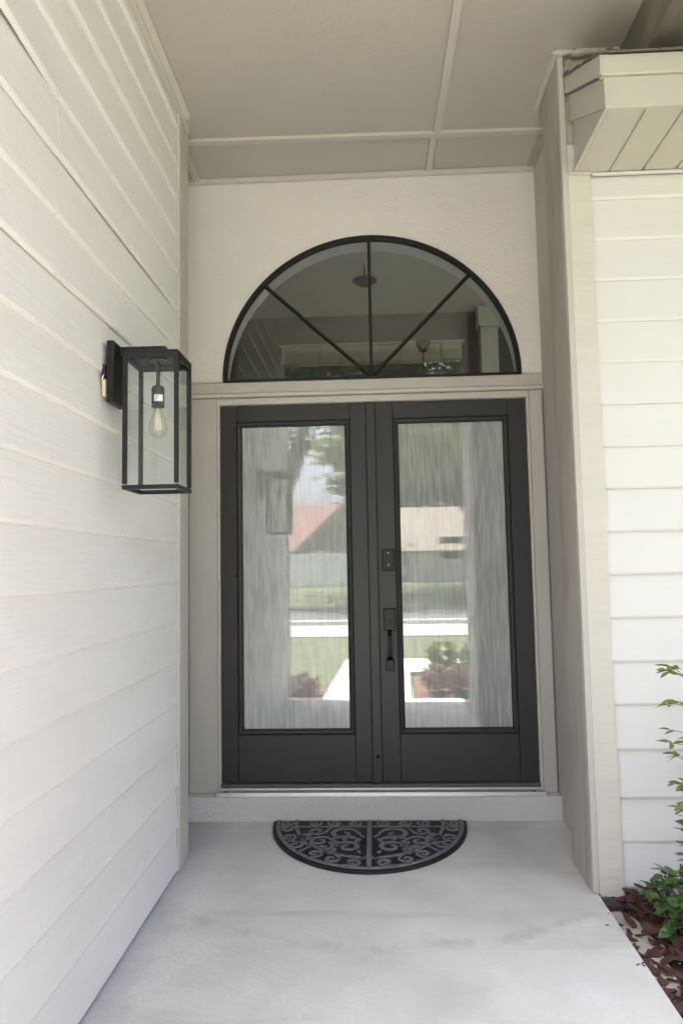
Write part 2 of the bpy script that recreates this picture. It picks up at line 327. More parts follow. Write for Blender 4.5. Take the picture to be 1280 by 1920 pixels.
# ------------------------------------------------------------------ lap-sided walls
EXP = 0.1778
def lap_board(name, a0, a1, zb, ztop, plane, axis, outward, material, parent, seed, bow=0.0, gap=None, overlap=.02, cut=9.0):
    """one tapered siding board. axis 1: runs along y on the plane x = plane; axis 0: runs along x on the plane y = plane"""
    rnd = random.Random(seed); bm = bmesh.new(); N = 14; rings = []
    ph = [rnd.uniform(0, 6.28) for _ in range(4)]; tilt = rnd.uniform(-.0015, .0015)
    for i in range(N + 1):
        s = a0 + (a1 - a0) * i / N
        w = .0012 * math.sin(s * 2.3 + ph[0]) + .0007 * math.sin(s * 6.1 + ph[1])
        dz = .0013 * math.sin(s * 1.9 + ph[2]) + .0006 * math.sin(s * 7.7 + ph[3])
        up = 0
        if gap:
            g0, g1, gm = gap; up = gm * max(0, min(1, (g1 - s) / (g1 - g0))) if s < g1 else 0
        zz0 = zb + dz; zz1 = min(ztop + overlap, cut)
        f = (ztop + overlap - zz1)
        back = (-.0055 + w + up - .0065) if up > .0005 else -.0138
        prof = [(-.0055 + w + up, zz0), (-.0015 + w + up, zz0 + .002), (0.0016 + w + up, zz0 + .011), (-.0118 + w * .4 + tilt, zz1), (-.022 if up <= .0005 else -.0175, zz1), (back, zz0)]
        ring = []
        for dd, z in prof:
            d = plane + outward * dd
            ring.append(bm.verts.new((d, s, z) if axis == 1 else (s, d, z)))
        rings.append(ring)
    for A, B in zip(rings, rings[1:]):
        for k in range(6): bm.faces.new((A[k], A[(k + 1) % 6], B[(k + 1) % 6], B[k]))
    bm.faces.new(rings[0]); bm.faces.new(rings[-1][::-1])
    return obj(name, bm, material, parent)

XW = -0.875
lw = thing("siding_wall", "long off-white lap siding wall along the left of the porch, carrying the lantern", "wall", (-.96, -2.0, 0))
box("sheathing", -1.05, XW - .022, -3.37, -.53, 0.004, 3.512, "wall_dark", lw, bev=0)
gaps = {15: (-2.40, -1.92, .017), 14: (-.80, -.74, .0045), 12: (-1.35, -1.25, .004)}
NB = 20
for k in range(-0, NB):
    zb = .0068 + k * EXP
    gp = gaps.get(k)
    jt = {15: -1.94, 14: -1.937, 13: -1.944, 12: -1.95, 6: -2.62, 9: -2.45}.get(k)
    for ja, jb in ([(-3.36, jt - .0012), (jt + .0012, -.694)] if jt else [(-3.36, -.694)]):
        lap_board("siding_board", ja, jb, max(zb, .004), zb + EXP, XW, 1, 1, "siding_left", lw, 100 + k + int(ja * 10), gap=gp, cut=3.478)
box("frieze_board", XW - .018, XW + .014, -3.36, -.53, 3.462, 3.5135, "ceiling_trim", lw, .003)
bm = bmesh.new()                                       # quarter-round under the ceiling
aprism(bm, [(XW + .014, 3.480), (XW + .036, 3.497), (XW + .036, 3.5135), (XW + .014, 3.5135)], 1, -3.36, -.60)
obj("ceiling_mould", bm, "ceiling_trim", lw)
box("corner_board", XW - .02, XW + .008, -.692, -.618, 0.002, 3.461, "trim", lw, .003)
box("corner_board", XW - .16, XW + .001, -.617, -.515, 0.002, 3.5135, "trim", lw, .003)
box("corner_board", XW - .02, XW + .012, -3.40, -3.362, 0.002, 3.5135, "trim", lw, .003)

YF = -0.87
rw = thing("siding_wall", "bright white lap siding wall right of the entry behind the plants", "wall", (2.5, -.80, -.07))
bm = bmesh.new(); abox(bm, .97, 2.3, YF + .022, YF + .14, -.16, 3.5); abox(bm, 6.3, 8.0, YF + .022, YF + .14, -.16, 3.0); abox(bm, 2.3, 6.3, YF + .022, YF + .14, -.16, .5); abox(bm, 2.3, 6.3, YF + .022, YF + .14, 2.5, 3.5)  # unseen opening in the middle, added to let daylight into the foyer
obj("sheathing", bm, "siding_right", rw)
for k in range(-1, 17):
    zb = .0111 + k * EXP - (.006 if k in (2,) else 0) + (.004 if k in (3, 4) else 0) + (.004 if k == 16 else 0)
    lap_board("siding_board", .945, 2.25, zb, .0111 + (k + 1) * EXP, YF, 0, -1, "siding_right", rw, 300 + k, cut=2.966)
# corner post of the recess
post = thing("corner_post", "tall greige boxed corner post between the porch recess and white siding", "post", (.90, -.75, 0))
box("side_board", .8405, .8715, -.868, -.606, 0.002, 3.5135, "post_wood", post, .003)
box("edge_board", .8405, .8665, -.8925, -.8685, 0.0015, 3.5135, "trim", post, .003)
bm = bmesh.new(); N = 60; L0 = []; rnd = random.Random(5)
for i in range(N + 1):
    z = -.01 + (3.10 + .01) * i / N; e = .9590 + .0022 * math.sin(z * 5.1) + .0016 * math.sin(z * 17) + rnd.uniform(-.0012, .0012)
    L0.append([bm.verts.new(v) for v in ((.8672, -.8885, z), (e, -.8885, z), (e, -.858, z), (.8672, -.858, z))])
for A, B in zip(L0, L0[1:]):
    for k in range(4): bm.faces.new((A[k], A[(k + 1) % 4], B[(k + 1) % 4], B[k]))
bm.faces.new(L0[0]); bm.faces.new(L0[-1][::-1])
obj("face_board", bm, "trim_rough", post)
box("rear_board", .8725, .955, -.64, -.605, 0.002, 3.5135, "post_wood", post, .002)
box("upper_wall", .8725, 2.3, -.856, -.80, 3.0, 3.5125, "peeling", post, 0)

# ------------------------------------------------------------------ entry wall (stucco) with arched opening
ew = thing("entry_wall", "cream trowelled stucco wall around the arched transom above the doors", "wall", (0, .1, 0))
AX, AZ, AR, ARZ = .007, 2.352, .820, .803
def arch(r, rz, n=48, zb=AZ): return [(AX - r * math.cos(math.pi * i / n), zb + rz * math.sin(math.pi * i / n)) for i in range(n + 1)]
bm = bmesh.new()
X0, X1, ZT, ZB = -1.06, .955, 3.514, 2.330
P = arch(AR + .004, ARZ + .004, 48)
def outer(i, n=48):
    a = math.pi * i / n; dx, dz = -math.cos(a), math.sin(a)
    tx = ((X0 - AX) / dx if dx < -1e-6 else (X1 - AX) / dx if dx > 1e-6 else 9e9); tz = (ZT - AZ) / dz if dz > 1e-6 else 9e9
    t = min(tx, tz); return (AX + dx * t, AZ + dz * t)
Q = [outer(i) for i in range(49)]
for yy in (0.0, .2):
    vp = [bm.verts.new((x, yy, z)) for x, z in P]; vq = [bm.verts.new((x, yy, z)) for x, z in Q]
    for i in range(48):
        bm.faces.new((vp[i], vp[i + 1], vq[i + 1], vq[i]))
        if abs(Q[i][0] - Q[i + 1][0]) > 1e-5 and abs(Q[i][1] - Q[i + 1][1]) > 1e-5:
            cx = X0 if i < 24 else X1; c = bm.verts.new((cx, yy, ZT)); bm.faces.new((vq[i], vq[i + 1], c))
    # strip below the spring line
    a = bm.verts.new((X0, yy, ZB)); b = bm.verts.new((P[0][0], yy, ZB)); c = bm.verts.new((P[-1][0], yy, ZB)); d = bm.verts.new((X1, yy, ZB))
    bm.faces.new((a, b, vp[0], vq[0])); bm.faces.new((c, d, vq[-1], vp[-1])); 
obj("stucco_face", bm, "stucco", ew)
bm = bmesh.new(); A = [bm.verts.new((x, .0, z)) for x, z in P]; B = [bm.verts.new((x, .2, z)) for x, z in P]
for i in range(48): bm.faces.new((A[i], A[i + 1], B[i + 1], B[i]))
obj("arch_reveal", bm, "reveal", ew, smooth=True)
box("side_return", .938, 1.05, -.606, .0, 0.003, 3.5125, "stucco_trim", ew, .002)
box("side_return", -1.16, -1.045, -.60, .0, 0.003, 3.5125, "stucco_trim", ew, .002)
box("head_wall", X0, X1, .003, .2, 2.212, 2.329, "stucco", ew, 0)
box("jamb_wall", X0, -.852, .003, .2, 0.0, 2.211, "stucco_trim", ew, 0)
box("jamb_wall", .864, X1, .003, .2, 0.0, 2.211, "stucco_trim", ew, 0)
# rough concrete curb below the doors
bm = bmesh.new(); abox(bm, -1.04, .936, -.082, .2, 0.001, .1235, 0)
bmesh.ops.subdivide_edges(bm, edges=[e for e in bm.edges if abs(e.verts[0].co.x - e.verts[1].co.x) > 1], cuts=60)
bmesh.ops.subdivide_edges(bm, edges=[e for e in bm.edges if abs(e.verts[0].co.z - e.verts[1].co.z) > .1], cuts=4)
rnd = random.Random(3)
for v in bm.verts:
    if v.co.y < -.05: v.co.y += rnd.uniform(-.0006, .0006); v.co.z += rnd.uniform(-.001, .0015) if v.co.z > .1 else 0
obj("curb", bm, "curb", ew)

# ------------------------------------------------------------------ door frame
df = thing("door_frame", "greige casing, header board and metal threshold around the double doors", "door frame", (0, -.02, .124))
box("casing", -1.000, -.846, -.026, .002, .124, 2.249, "trim", df, .004)
box("casing", .858, .9290, -.026, .002, .124, 2.249, "trim", df, .004)
box("header_board", -1.035, .9365, -.036, .002, 2.2715, 2.333, "trim", df, .004)
box("header_mould", -1.035, .9355, -.044, -.0, 2.250, 2.2705, "ceiling_trim", df, .006, 2)
box("jamb", -.8455, -.8315, -.018, .12, .150, 2.232, "ceiling_trim", df, .003)
box("jamb", .8435, .8575, -.018, .12, .150, 2.232, "ceiling_trim", df, .003)
box("jamb_head", -.8455, .8575, -.017, .12, 2.2125, 2.2485, "ceiling_trim", df, .003)
bm = bmesh.new(); aprism(bm, [(-.074, .1245), (-.070, .142), (-.035, .1465), (-.030, .153), (.06, .156), (.06, .1245)], 0, -.8445, .8565)
obj("threshold", bm, "aluminium", df)
box("door_sweep", -.830, .842, -.028, -.004, .1545, .1725, "sweep", df, .002)
for sx in (-.79, .80): lathe("screw", [(.0001, 0), (.006, .0), (.006, .004), (.0001, .005)], (sx, -.062, .1425), "wall_dark", df, 10)

# ------------------------------------------------------------------ doors
def door(x0, x1, gx0, gx1, label):
    d = thing("front_door", label, "door", ((x0 + x1) / 2, .02, .174), "pair of glazed front doors")
    y0, y1 = .0, .045; zb, zt = .174, 2.2075; g0, g1 = .451, 2.088; b = .030
    box("stile", x0, gx0 - b, y0, y1, zb, zt, "door_paint", d, .0025)
    box("stile", gx1 + b, x1, y0, y1, zb, zt, "door_paint", d, .0025)
    box("rail", gx0 - b + .0008, gx1 + b - .0008, y0 + .0006, y1, zb, g0 - b, "door_paint", d, .0025)
    box("rail", gx0 - b + .0008, gx1 + b - .0008, y0 + .0006, y1, g1 + b, zt, "door_paint", d, .0025)
    # moulded glazing bead, mitred at the corners
    prof = [(b - .0005, y0 + .002), (b - .006, -.006), (b - .012, -.008), (b - .020, -.003), (.004, .012), (0, .016), (0, .03), (b - .0005, .03)]
    for (ax0, az0), (ax1, az1), nx, nz in (((gx0, g0), (gx1, g0), 0, -1), ((gx1, g0), (gx1, g1), 1, 0), ((gx1, g1), (gx0, g1), 0, 1), ((gx0, g1), (gx0, g0), -1, 0)):
        bm = bmesh.new(); E = []
        for (cx, cz) in ((ax0, az0), (ax1, az1)):
            sx = -1 if cx == gx0 else 1; sz = -1 if cz == g0 else 1
            E.append([bm.verts.new((cx + sx * o, yy, cz + sz * o)) for o, yy in prof])
        for k in range(len(prof)): bm.faces.new((E[0][k], E[0][(k + 1) % len(prof)], E[1][(k + 1) % len(prof)], E[1][k]))
        bm.faces.new(E[0]); bm.faces.new(E[1][::-1])
        obj("glazing_bead", bm, "door_paint", d)
    box("glass_pane", gx0 + .0003, gx1 - .0003, .018, .026, g0 + .0003, g1 - .0003, "rain_glass", d, 0)
    return d
dl = door(-.8295, -.0265, -.711, -.144, "left charcoal door leaf with tall textured glass and no lock")
dr = door(.0250, .8420, .151, .716, "right charcoal door leaf with deadbolt, long handle and textured glass")
# astragal belongs to the left leaf and laps over the seam
box("astragal", -.0255, .0232, -.014, .040, .174, 2.2075, "door_paint", dl, .004, 2)
bm = bmesh.new(); bmesh.ops.create_uvsphere(bm, u_segments=12, v_segments=8, radius=.009)
for v in bm.verts: v.co = Vector((v.co.x + .004, v.co.y * .4 - .0145, v.co.z + .31))
obj("screw_cap", bm, "dark_metal", dl, True)
bm = bmesh.new(); bmesh.ops.create_uvsphere(bm, u_segments=12, v_segments=8, radius=.006)
for v in bm.verts: v.co = Vector((v.co.x - .748, v.co.y * .5 - .001, v.co.z + 1.27))
obj("screw_cap", bm, "dark_metal", dl, True)
# deadbolt
db = box("deadbolt", .0475, .1120, -.017, -.0005, 1.284, 1.398, "dark_metal", dr, .003, 2)
bm = bmesh.new(); abox(bm, .0535, .1060, -.0185, -.0175, 1.289, 1.393, 0); obj("face_plate", bm, "socket_metal", db)
def ring(name, cx, cz, r0, r1, y0, y1, material, parent, seg=28):
    bm = bmesh.new(); R4 = []
    for k in range(seg):
        a = 2 * math.pi * k / seg; c, s = math.cos(a), math.sin(a)
        R4.append([bm.verts.new((cx + r * c, y, cz + r * s)) for r, y in ((r1, y1), (r1, y0), (r0, y0), (r0, y1))])
    for k in range(seg):
        A, B = R4[k], R4[(k + 1) % seg]
        for j in range(4): bm.faces.new((A[j], A[(j + 1) % 4], B[(j + 1) % 4], B[j]))
    return obj(name, bm, material, parent)
def disc(name, cx, cz, r, y0, y1, material, parent, seg=24):
    bm = bmesh.new(); aprism(bm, [(cx + r * math.cos(2 * math.pi * k / seg), cz + r * math.sin(2 * math.pi * k / seg)) for k in range(seg)], 1, y0, y1); return obj(name, bm, material, parent)
ring("lock_ring", .0800, 1.3165, .0155, .0240, -.030, -.0187, "black_metal", db)
disc("lock_cylinder", .0800, 1.3165, .0150, -.025, -.0187, "socket_metal", db)
box("keyhole", .0790, .0810, -.0262, -.0252, 1.309, 1.324, "white_print", db, 0)
for i in range(2):
    for j in range(5):
        disc("keypad_mark", .0605 + j * .0098, 1.352 + i * .011, .0030, -.0200, -.0187, "black_metal", db, 10)
bm = bmesh.new(); aprism(bm, [(.0755, 1.384), (.0845, 1.384), (.080, 1.376)], 1, -.0196, -.0187); obj("indicator_mark", bm, "white_print", db)
# handle set
hs = box("handle_plate", .0480, .1125, -.017, -.0005, .965, 1.083, "dark_metal", dr, .003, 2)
box("face_plate", .0540, .1065, -.0185, -.0175, .971, 1.077, "socket_metal", hs, 0)
bm = bmesh.new(); abox(bm, .0690, .0930, -.036, -.0187, 1.016, 1.0250, .001); abox(bm, .0765, .0855, -.030, -.0187, .995, 1.0155, .001); obj("thumb_latch", bm, "black_metal", hs)
lp = box("lower_plate", .0550, .1000, -.017, -.0005, .754, .819, "dark_metal", dr, .003, 2)
bm = bmesh.new(); prev = None; RG = []
for i in range(17):
    t_ = i / 16; z = .972 - t_ * (.972 - .808); yy = -.0190 - .048 * min(1, math.sin(math.pi * t_) * 1.9) ; w = .0105
    RG.append([bm.verts.new(v) for v in ((.0775 - w, yy, z), (.0775 + w, yy, z), (.0775 + w, yy + .010, z), (.0775 - w, yy + .010, z))])
for A, B in zip(RG, RG[1:]):
    for k in range(4): bm.faces.new((A[k], A[(k + 1) % 4], B[(k + 1) % 4], B[k]))
bm.faces.new(RG[0]); bm.faces.new(RG[-1][::-1]); obj("grip", bm, "dark_metal", hs); box("face_plate", .0595, .0955, -.0185, -.0175, .758, .806, "socket_metal", lp, 0)

# ------------------------------------------------------------------ arched transom window
tw = thing("transom_window", "half-round fanlight with black frame and four clear panes over the doors", "window", (AX, .02, AZ))
bm = bmesh.new(); pi_ = arch(AR - .018, ARZ - .018, 64, AZ); po = arch(AR + .002, ARZ + .002, 64, AZ)
VV = [[[bm.verts.new((x, yy, z)) for x, z in pts] for pts in (pi_, po)] for yy in (-.009, .035)]
for i in range(64):
    bm.faces.new((VV[0][0][i], VV[0][0][i + 1], VV[0][1][i + 1], VV[0][1][i])); bm.faces.new((VV[1][0][i], VV[1][0][i + 1], VV[1][1][i + 1], VV[1][1][i]))
    bm.faces.new((VV[0][0][i], VV[0][0][i + 1], VV[1][0][i + 1], VV[1][0][i])); bm.faces.new((VV[0][1][i], VV[0][1][i + 1], VV[1][1][i + 1], VV[1][1][i]))
for e in (0, 64): bm.faces.new((VV[0][0][e], VV[0][1][e], VV[1][1][e], VV[1][0][e]))
obj("arch_frame", bm, "black_metal", tw)
box("bottom_bar", AX - AR + .022, AX + AR - .022, -.008, .034, 2.3345, 2.356, "black_metal", tw, .002)
def muntin(ang, r0, r1):
    c, s = math.cos(ang), math.sin(ang); w = .0085; bm = bmesh.new(); N2 = []
    for r in (r0, r1):
        for o, yy in ((-w, .002), (-w * .5, -.007), (w * .5, -.007), (w, .002), (w, .030), (-w, .030)):
            N2.append(bm.verts.new((AX + .004 + c * r - s * o, yy, AZ + .003 + s * r + c * o)))
    for k in range(6): bm.faces.new((N2[k], N2[(k + 1) % 6], N2[6 + (k + 1) % 6], N2[6 + k]))
    bm.faces.new(N2[:6]); bm.faces.new(N2[6:][::-1]); obj("muntin", bm, "black_metal", tw)
angs = [R(45.5), R(90), R(137.5)]
muntin(angs[0], .012, .795); muntin(angs[1], .006, .783); muntin(angs[2], .012, .795)
lim = [0] + angs + [math.pi]
for a, b in zip(lim, lim[1:]):
    pts = [(AX, AZ + .004)] + [(AX + (AR - .015) * math.cos(a + (b - a) * i / 12), AZ + .004 + (ARZ - .018) * math.sin(a + (b - a) * i / 12)) for i in range(13)]
    bm = bmesh.new(); bm.faces.new([bm.verts.new((x, .016, z)) for x, z in pts]); obj("pane", bm, "transom_glass", tw)

# ------------------------------------------------------------------ foyer seen through the fanlight
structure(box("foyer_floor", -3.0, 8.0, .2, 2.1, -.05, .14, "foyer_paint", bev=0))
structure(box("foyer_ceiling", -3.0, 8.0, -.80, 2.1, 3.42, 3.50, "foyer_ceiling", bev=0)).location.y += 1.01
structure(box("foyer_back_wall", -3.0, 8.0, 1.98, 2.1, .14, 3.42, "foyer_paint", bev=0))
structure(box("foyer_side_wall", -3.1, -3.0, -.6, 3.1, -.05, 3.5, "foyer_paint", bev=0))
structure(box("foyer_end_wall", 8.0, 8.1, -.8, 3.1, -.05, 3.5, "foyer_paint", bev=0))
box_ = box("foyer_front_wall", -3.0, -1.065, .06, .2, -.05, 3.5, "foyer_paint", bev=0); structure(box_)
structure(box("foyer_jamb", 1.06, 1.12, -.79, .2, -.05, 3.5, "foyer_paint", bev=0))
va = thing("valance", "pale pleated valance on the foyer wall behind the fanlight", "valance", (.02, 1.9, 2.95))
for i in range(9):
    xa = -.72 + i * .164; pts = [(xa, 3.125)] + [(xa + .162 * j / 8, 2.985 - .006 * math.sin(math.pi * j / 8) + .004 * (i % 3)) for j in range(9)] + [(xa + .162, 3.125)]
    bm = bmesh.new(); aprism(bm, pts, 1, 1.86 + .012 * (i % 2), 1.95); obj("curtain_pleat", bm, "valance", va)
box("rail", -.74, .78, 1.85, 1.975, 3.127, 3.145, "valance", va, .003)
pc = thing("pilaster", "pale square pilaster in the foyer at the right of the fanlight", "pilaster", (.98, 1.9, .14))
box("shaft", .91, 1.05, 1.85, 1.975, .15, 3.24, "foyer_ceiling", pc, .003); box("capital", .89, 1.07, 1.83, 1.977, 3.245, 3.41, "foyer_ceiling", pc, .006)
pn = thing("pendant_lamp", "dark dish pendant hanging from the foyer ceiling behind the middle bar", "lamp", (0, 1.0, 3.25))
lathe("dish", [(.004, 0), (.03, .004), (.085, .035), (.088, .042), (.02, .045), (.008, .07)], (-.02, 1.0, 3.27), "black_metal", pn)
tube("rod", [(-.02, 1.0, 3.33), (-.02, 1.0, 3.42)], .006, "black_metal", pn)
p2 = thing("pendant_lamp", "small dark bell pendant in front of the pale foyer valance", "lamp", (.43, 1.7, 2.9))
lathe("bell", [(.006, 0), (.03, .01), (.055, .06), (.058, .085), (.02, .09), (.005, .095)], (.43, 1.7, 3.0), "black_metal", p2)
tube("rod", [(.43, 1.7, 2.86), (.43, 1.7, 3.0), (.43, 1.7, 3.05)], .004, "black_metal", p2)

# ------------------------------------------------------------------ porch ceiling
pcg = thing("porch_ceiling", "greige panelled porch ceiling with thin battens above the entry", "ceiling", (0, -1.6, 3.515))
ZC = 3.5155
for (xa, xb, ya, yb) in ((-1.16, .357, -.352, .0), (.359, 1.05, -.352, .0), (-1.16, .371, -3.30, -.356), (.373, 1.60, -3.30, -.356)):
    box("panel", xa, xb, ya, yb, ZC, ZC + .02, "ceiling_paint", pcg, .001)
bm = bmesh.new(); aprism(bm, [(-1.03, -.402), (.918, -.372), (.918, -.336), (-1.03, -.366)], 2, 3.499, 3.5145); obj("batten", bm, "ceiling_trim", pcg)
bm = bmesh.new(); aprism(bm, [(.352, -.385), (.388, -.385), (.412, -3.3), (.376, -3.3)], 2, 3.502, 3.5147); obj("batten", bm, "ceiling_trim", pcg)
box("batten", .338, .372, -.340, -.03, 3.502, 3.5147, "ceiling_trim", pcg, .002)
box("batten", -.970, -.935, -.366, -.03, 3.500, 3.5147, "ceiling_trim", pcg, .002)
box("batten", .895, .937, -.334, -.03, 3.503, 3.5147, "post_wood", pcg, .002)
box("wall_mould", -1.04, .937, -.028, -.001, 3.488, 3.5147, "ceiling_trim", pcg, .003)
box("batten", .815, .8395, -.893, -.535, 3.494, 3.5147, "ceiling_trim", pcg, .002)
box("batten", .815, 1.10, -.918, -.8935, 3.494, 3.5145, "peeling", pcg, .003)
bm = bmesh.new(); abox(bm, 1.105, 1.36, -2.6, -.90, 3.30, 3.5145, .004); obj("beam", bm, "beam_wood", pcg)
box("fascia", -1.16, 1.62, -3.345, -3.302, 3.40, 3.62, "eave_paint", pcg, .004)

colm = thing("porch_column", "square greige stucco column at the right front edge of the porch", "column", (1.17, -2.63, 0))
box("shaft", .875, 1.45, -2.95, -2.31, -.07, 3.5145, "stucco_trim", colm, .004); box("base", .862, 1.47, -2.965, -2.295, -.07, .16, "stucco_trim", colm, .006)

# ------------------------------------------------------------------ low eave at the right
ev = thing("eave", "cream boxed eave with fascia and ribbed soffit over the right siding", "eave", (2.0, -1.1, 2.97))
YE = -1.309
for i in range(13):
    xa = .9005 + i * .1415
    bm = bmesh.new(); aprism(bm, [(xa, 2.9765), (xa + .006, 2.9735), (xa + .128, 2.9735), (xa + .134, 2.9765), (xa + .134, 2.981), (xa + .1405, 2.981), (xa + .1405, 2.985), (xa, 2.985)], 1, YE + .004, -.8905)
    obj("soffit_panel", bm, "soffit_vinyl", ev)
box("soffit_trim", .885, .9, YE, -.894, 2.9725, 2.990, "eave_paint", ev, .002)
box("frieze_strip", .968, 2.3, -.8895, -.8725, 2.9625, 2.9715, "siding_right", ev, .001)
box("frieze_strip", .868, .966, -.9, -.8895, 2.9625, 2.9715, "eave_paint", ev, .001)
box("fascia_board", .885, 2.8, YE - .022, YE, 2.968, 3.086, "eave_paint", ev, .002)
box("drip_edge", .872, 2.8, YE - .034, YE + .0, 3.088, 3.165, "eave_paint", ev, .003)
sl_ = .535
def rake(y0, y1, zlo, zhi, xa, xb, name, material):
    bm = bmesh.new(); aprism(bm, [(y0, zlo), (y1, zlo + (y1 - y0) * sl_), (y1, zhi + (y1 - y0) * sl_), (y0, zhi)], 0, xa, xb); return obj(name, bm, material, ev)
rake(YE - .021, -1.085, 2.968, 3.086, .882, .9, "rake_board", "eave_paint"); rake(-1.083, -.895, 2.968 + .247 * sl_, 3.086 + .247 * sl_, .881, .9, "rake_board", "eave_paint")
rake(YE - .033, -.895, 3.088, 3.165, .866, .9, "rake_edge", "eave_paint")
bm = bmesh.new(); aprism(bm, [(YE + .01, 2.992), (-.895, 2.992), (-.895, 3.22), (YE + .01, 2.998)], 0, .893, .899); obj("end_panel", bm, "eave_paint", ev)
for i in range(5):                                    # shingle courses
    y0 = YE - .05 + i * .125; z0 = 3.170 + (y0 - YE + .034) * sl_
    for j in range(9):
        xa = .858 + j * .22 + (.11 if i % 2 else 0) - (.11 if i % 2 and j == 0 else 0)
        bm = bmesh.new(); aprism(bm, [(y0, z0 - .001), (y0 + .14, z0 + .14 * sl_ - .008), (y0 + .14, z0 + .14 * sl_ - .004), (y0, z0 + .007)], 0, xa, xa + .215 + (.11 if i % 2 and j == 0 else 0)); obj("shingle", bm, "shingle", ev)

# the rest of the house (roofs and outer walls, mostly out of view)
hs_ = thing("house", "shingled house roof and outer walls above and around the porch", "house", (0, 3, 0))
bm = bmesh.new(); aprism(bm, [(-3.42, 3.60), (2.6, 6.3), (9, 3.6), (9, 3.54), (-3.42, 3.54)], 0, -7.5, 1.66); obj("roof", bm, "shingle", hs_)
bm = bmesh.new(); aprism(bm, [(-1.30, 3.155), (3.2, 3.155 + 4.5 * sl_), (9, 3.3), (9, 3.2), (3.2, 3.10 + 4.5 * sl_), (-1.29, 3.10)], 0, 1.665, 9.0); obj("roof", bm, "shingle", hs_)
bm = bmesh.new(); aprism(bm, [(-1.25, 3.165), (-.80, 3.165 + .45 * sl_), (-.80, 3.12 + .45 * sl_), (-1.25, 3.12)], 0, .905, 1.664); obj("roof", bm, "shingle", hs_)
box("wall", -7.3, -1.055, -3.37, -3.25, -.1, 3.53, "siding_left", hs_, 0)
box("wall", -7.3, -7.15, -3.24, 8.8, -.1, 3.53, "siding_left", hs_, 0); box("wall", 8.75, 8.9, -.7, 8.8, -.1, 3.15, "siding_right", hs_, 0)
box("wall", -7.1, 8.7, 8.65, 8.8, -.1, 3.15, "siding_right", hs_, 0)

# ------------------------------------------------------------------ wall lantern
ln = thing("wall_lantern", "black box lantern with clear glass and filament bulb on the left wall", "lantern", (-.80, -1.53, 1.57))
LX0, LX1, LY0, LY1, LZ0, LZ1 = -.803, -.620, -1.612, -1.440, 1.570, 2.026; q = .0138
bp_ = box("back_plate", XW + .012, XW + .036, -1.595, -1.475, 1.862, 2.068, "black_metal", ln, .002)
box("arm", XW + .036, -.680, -1.55, -1.508, 2.0265, 2.060, "black_metal", ln, .006, 2)
box("mounting_block", XW + .0, XW + .0115, -1.600, -1.50, 1.880, 1.935, "tan_block", ln, 0)
tube("wire", [(XW + .010, -1.60, 1.956), (XW + .006, -1.607, 1.945), (XW + .002, -1.606, 1.932)], .0022, "white_print", ln, 6)
box("junction_box", XW + .0, XW + .0115, -1.603, -1.49, 1.945, 1.985, "black_metal", ln, 0)
for (xa, ya) in ((LX0, LY0), (LX1 - q, LY0), (LX0, LY1 - q), (LX1 - q, LY1 - q)):
    box("corner_bar", xa, xa + q, ya, ya + q, LZ0 + .018, LZ1 - .026, "black_metal", ln, .001)
bm = bmesh.new()
abox(bm, LX0, LX1, LY0, LY0 + q, LZ0, LZ0 + q); abox(bm, LX0, LX1, LY1 - q, LY1, LZ0, LZ0 + q); abox(bm, LX0, LX0 + q, LY0 + q, LY1 - q, LZ0 + .0003, LZ0 + q - .0003); abox(bm, LX1 - q, LX1, LY0 + q, LY1 - q, LZ0 + .0003, LZ0 + q - .0003)
obj("bottom_frame", bm, "black_metal", ln)
box("top_cap", LX0, LX1, LY0, LY1, LZ1 - .006, LZ1, "black_metal", ln, .001)
bm = bmesh.new(); z0 = LZ1 - .0255; z1 = LZ1 - .0065
abox(bm, LX0, LX1, LY0, LY0 + .006, z0, z1); abox(bm, LX0, LX1, LY1 - .006, LY1, z0, z1); abox(bm, LX0, LX0 + .006, LY0 + .006, LY1 - .006, z0, z1); abox(bm, LX1 - .006, LX1, LY0 + .006, LY1 - .006, z0, z1)
obj("top_frame", bm, "black_metal", ln)
for args in ((LX0 + q, LX1 - q, LY0 + .008, LY0 + .008), (LX0 + q, LX1 - q, LY1 - .008, LY1 - .008), (LX0 + .008, LX0 + .008, LY0 + q, LY1 - q), (LX1 - .008, LX1 - .008, LY0 + q, LY1 - q)):
    bm = bmesh.new(); xa, xb, ya, yb = args
    bm.faces.new([bm.verts.new(v) for v in ((xa, ya, LZ0 + .016), (xb, yb, LZ0 + .016), (xb, yb, LZ1 - .028), (xa, ya, LZ1 - .028))]); obj("glass_pane", bm, "clear_glass", ln)
CX, CY = -.7115, -1.526
lathe("canopy", [(.028, 0), (.030, .004), (.030, .010)], (CX, CY, LZ1 - .017), "socket_metal", ln, 20)
tube("stem", [(CX, CY, 1.928), (CX, CY, LZ1 - .016)], .0068, "socket_metal", ln, 12)
sk = lathe("socket", [(.016, 0), (.0215, .002), (.0215, .010), (.0205, .012), (.0215, .014), (.0215, .066), (.018, .073), (.007, .075)], (CX, CY, 1.853), "socket_metal", ln, 24)
bm = bmesh.new(); st_ = []
for k in range(7):
    a = R(-110 + k * 13.5); st_.append([bm.verts.new((CX + .0219 * math.cos(a), CY + .0219 * math.sin(a), z)) for z in (1.872, 1.894)])
for A, B in zip(st_, st_[1:]): bm.faces.new((A[0], B[0], B[1], A[1]))
so_ = obj("sticker", bm, "white_print", sk)
for i in range(3):
    bm = bmesh.new(); z = 1.877 + i * .006; pr = []
    for k in range(4):
        a = R(-104 + k * 10 + i * 4); pr.append([bm.verts.new((CX + .0222 * math.cos(a), CY + .0222 * math.sin(a), zz)) for zz in (z, z + .0022)])
    for A, B in zip(pr, pr[1:]): bm.faces.new((A[0], B[0], B[1], A[1]))
    obj("print_line", bm, "socket_metal", sk)
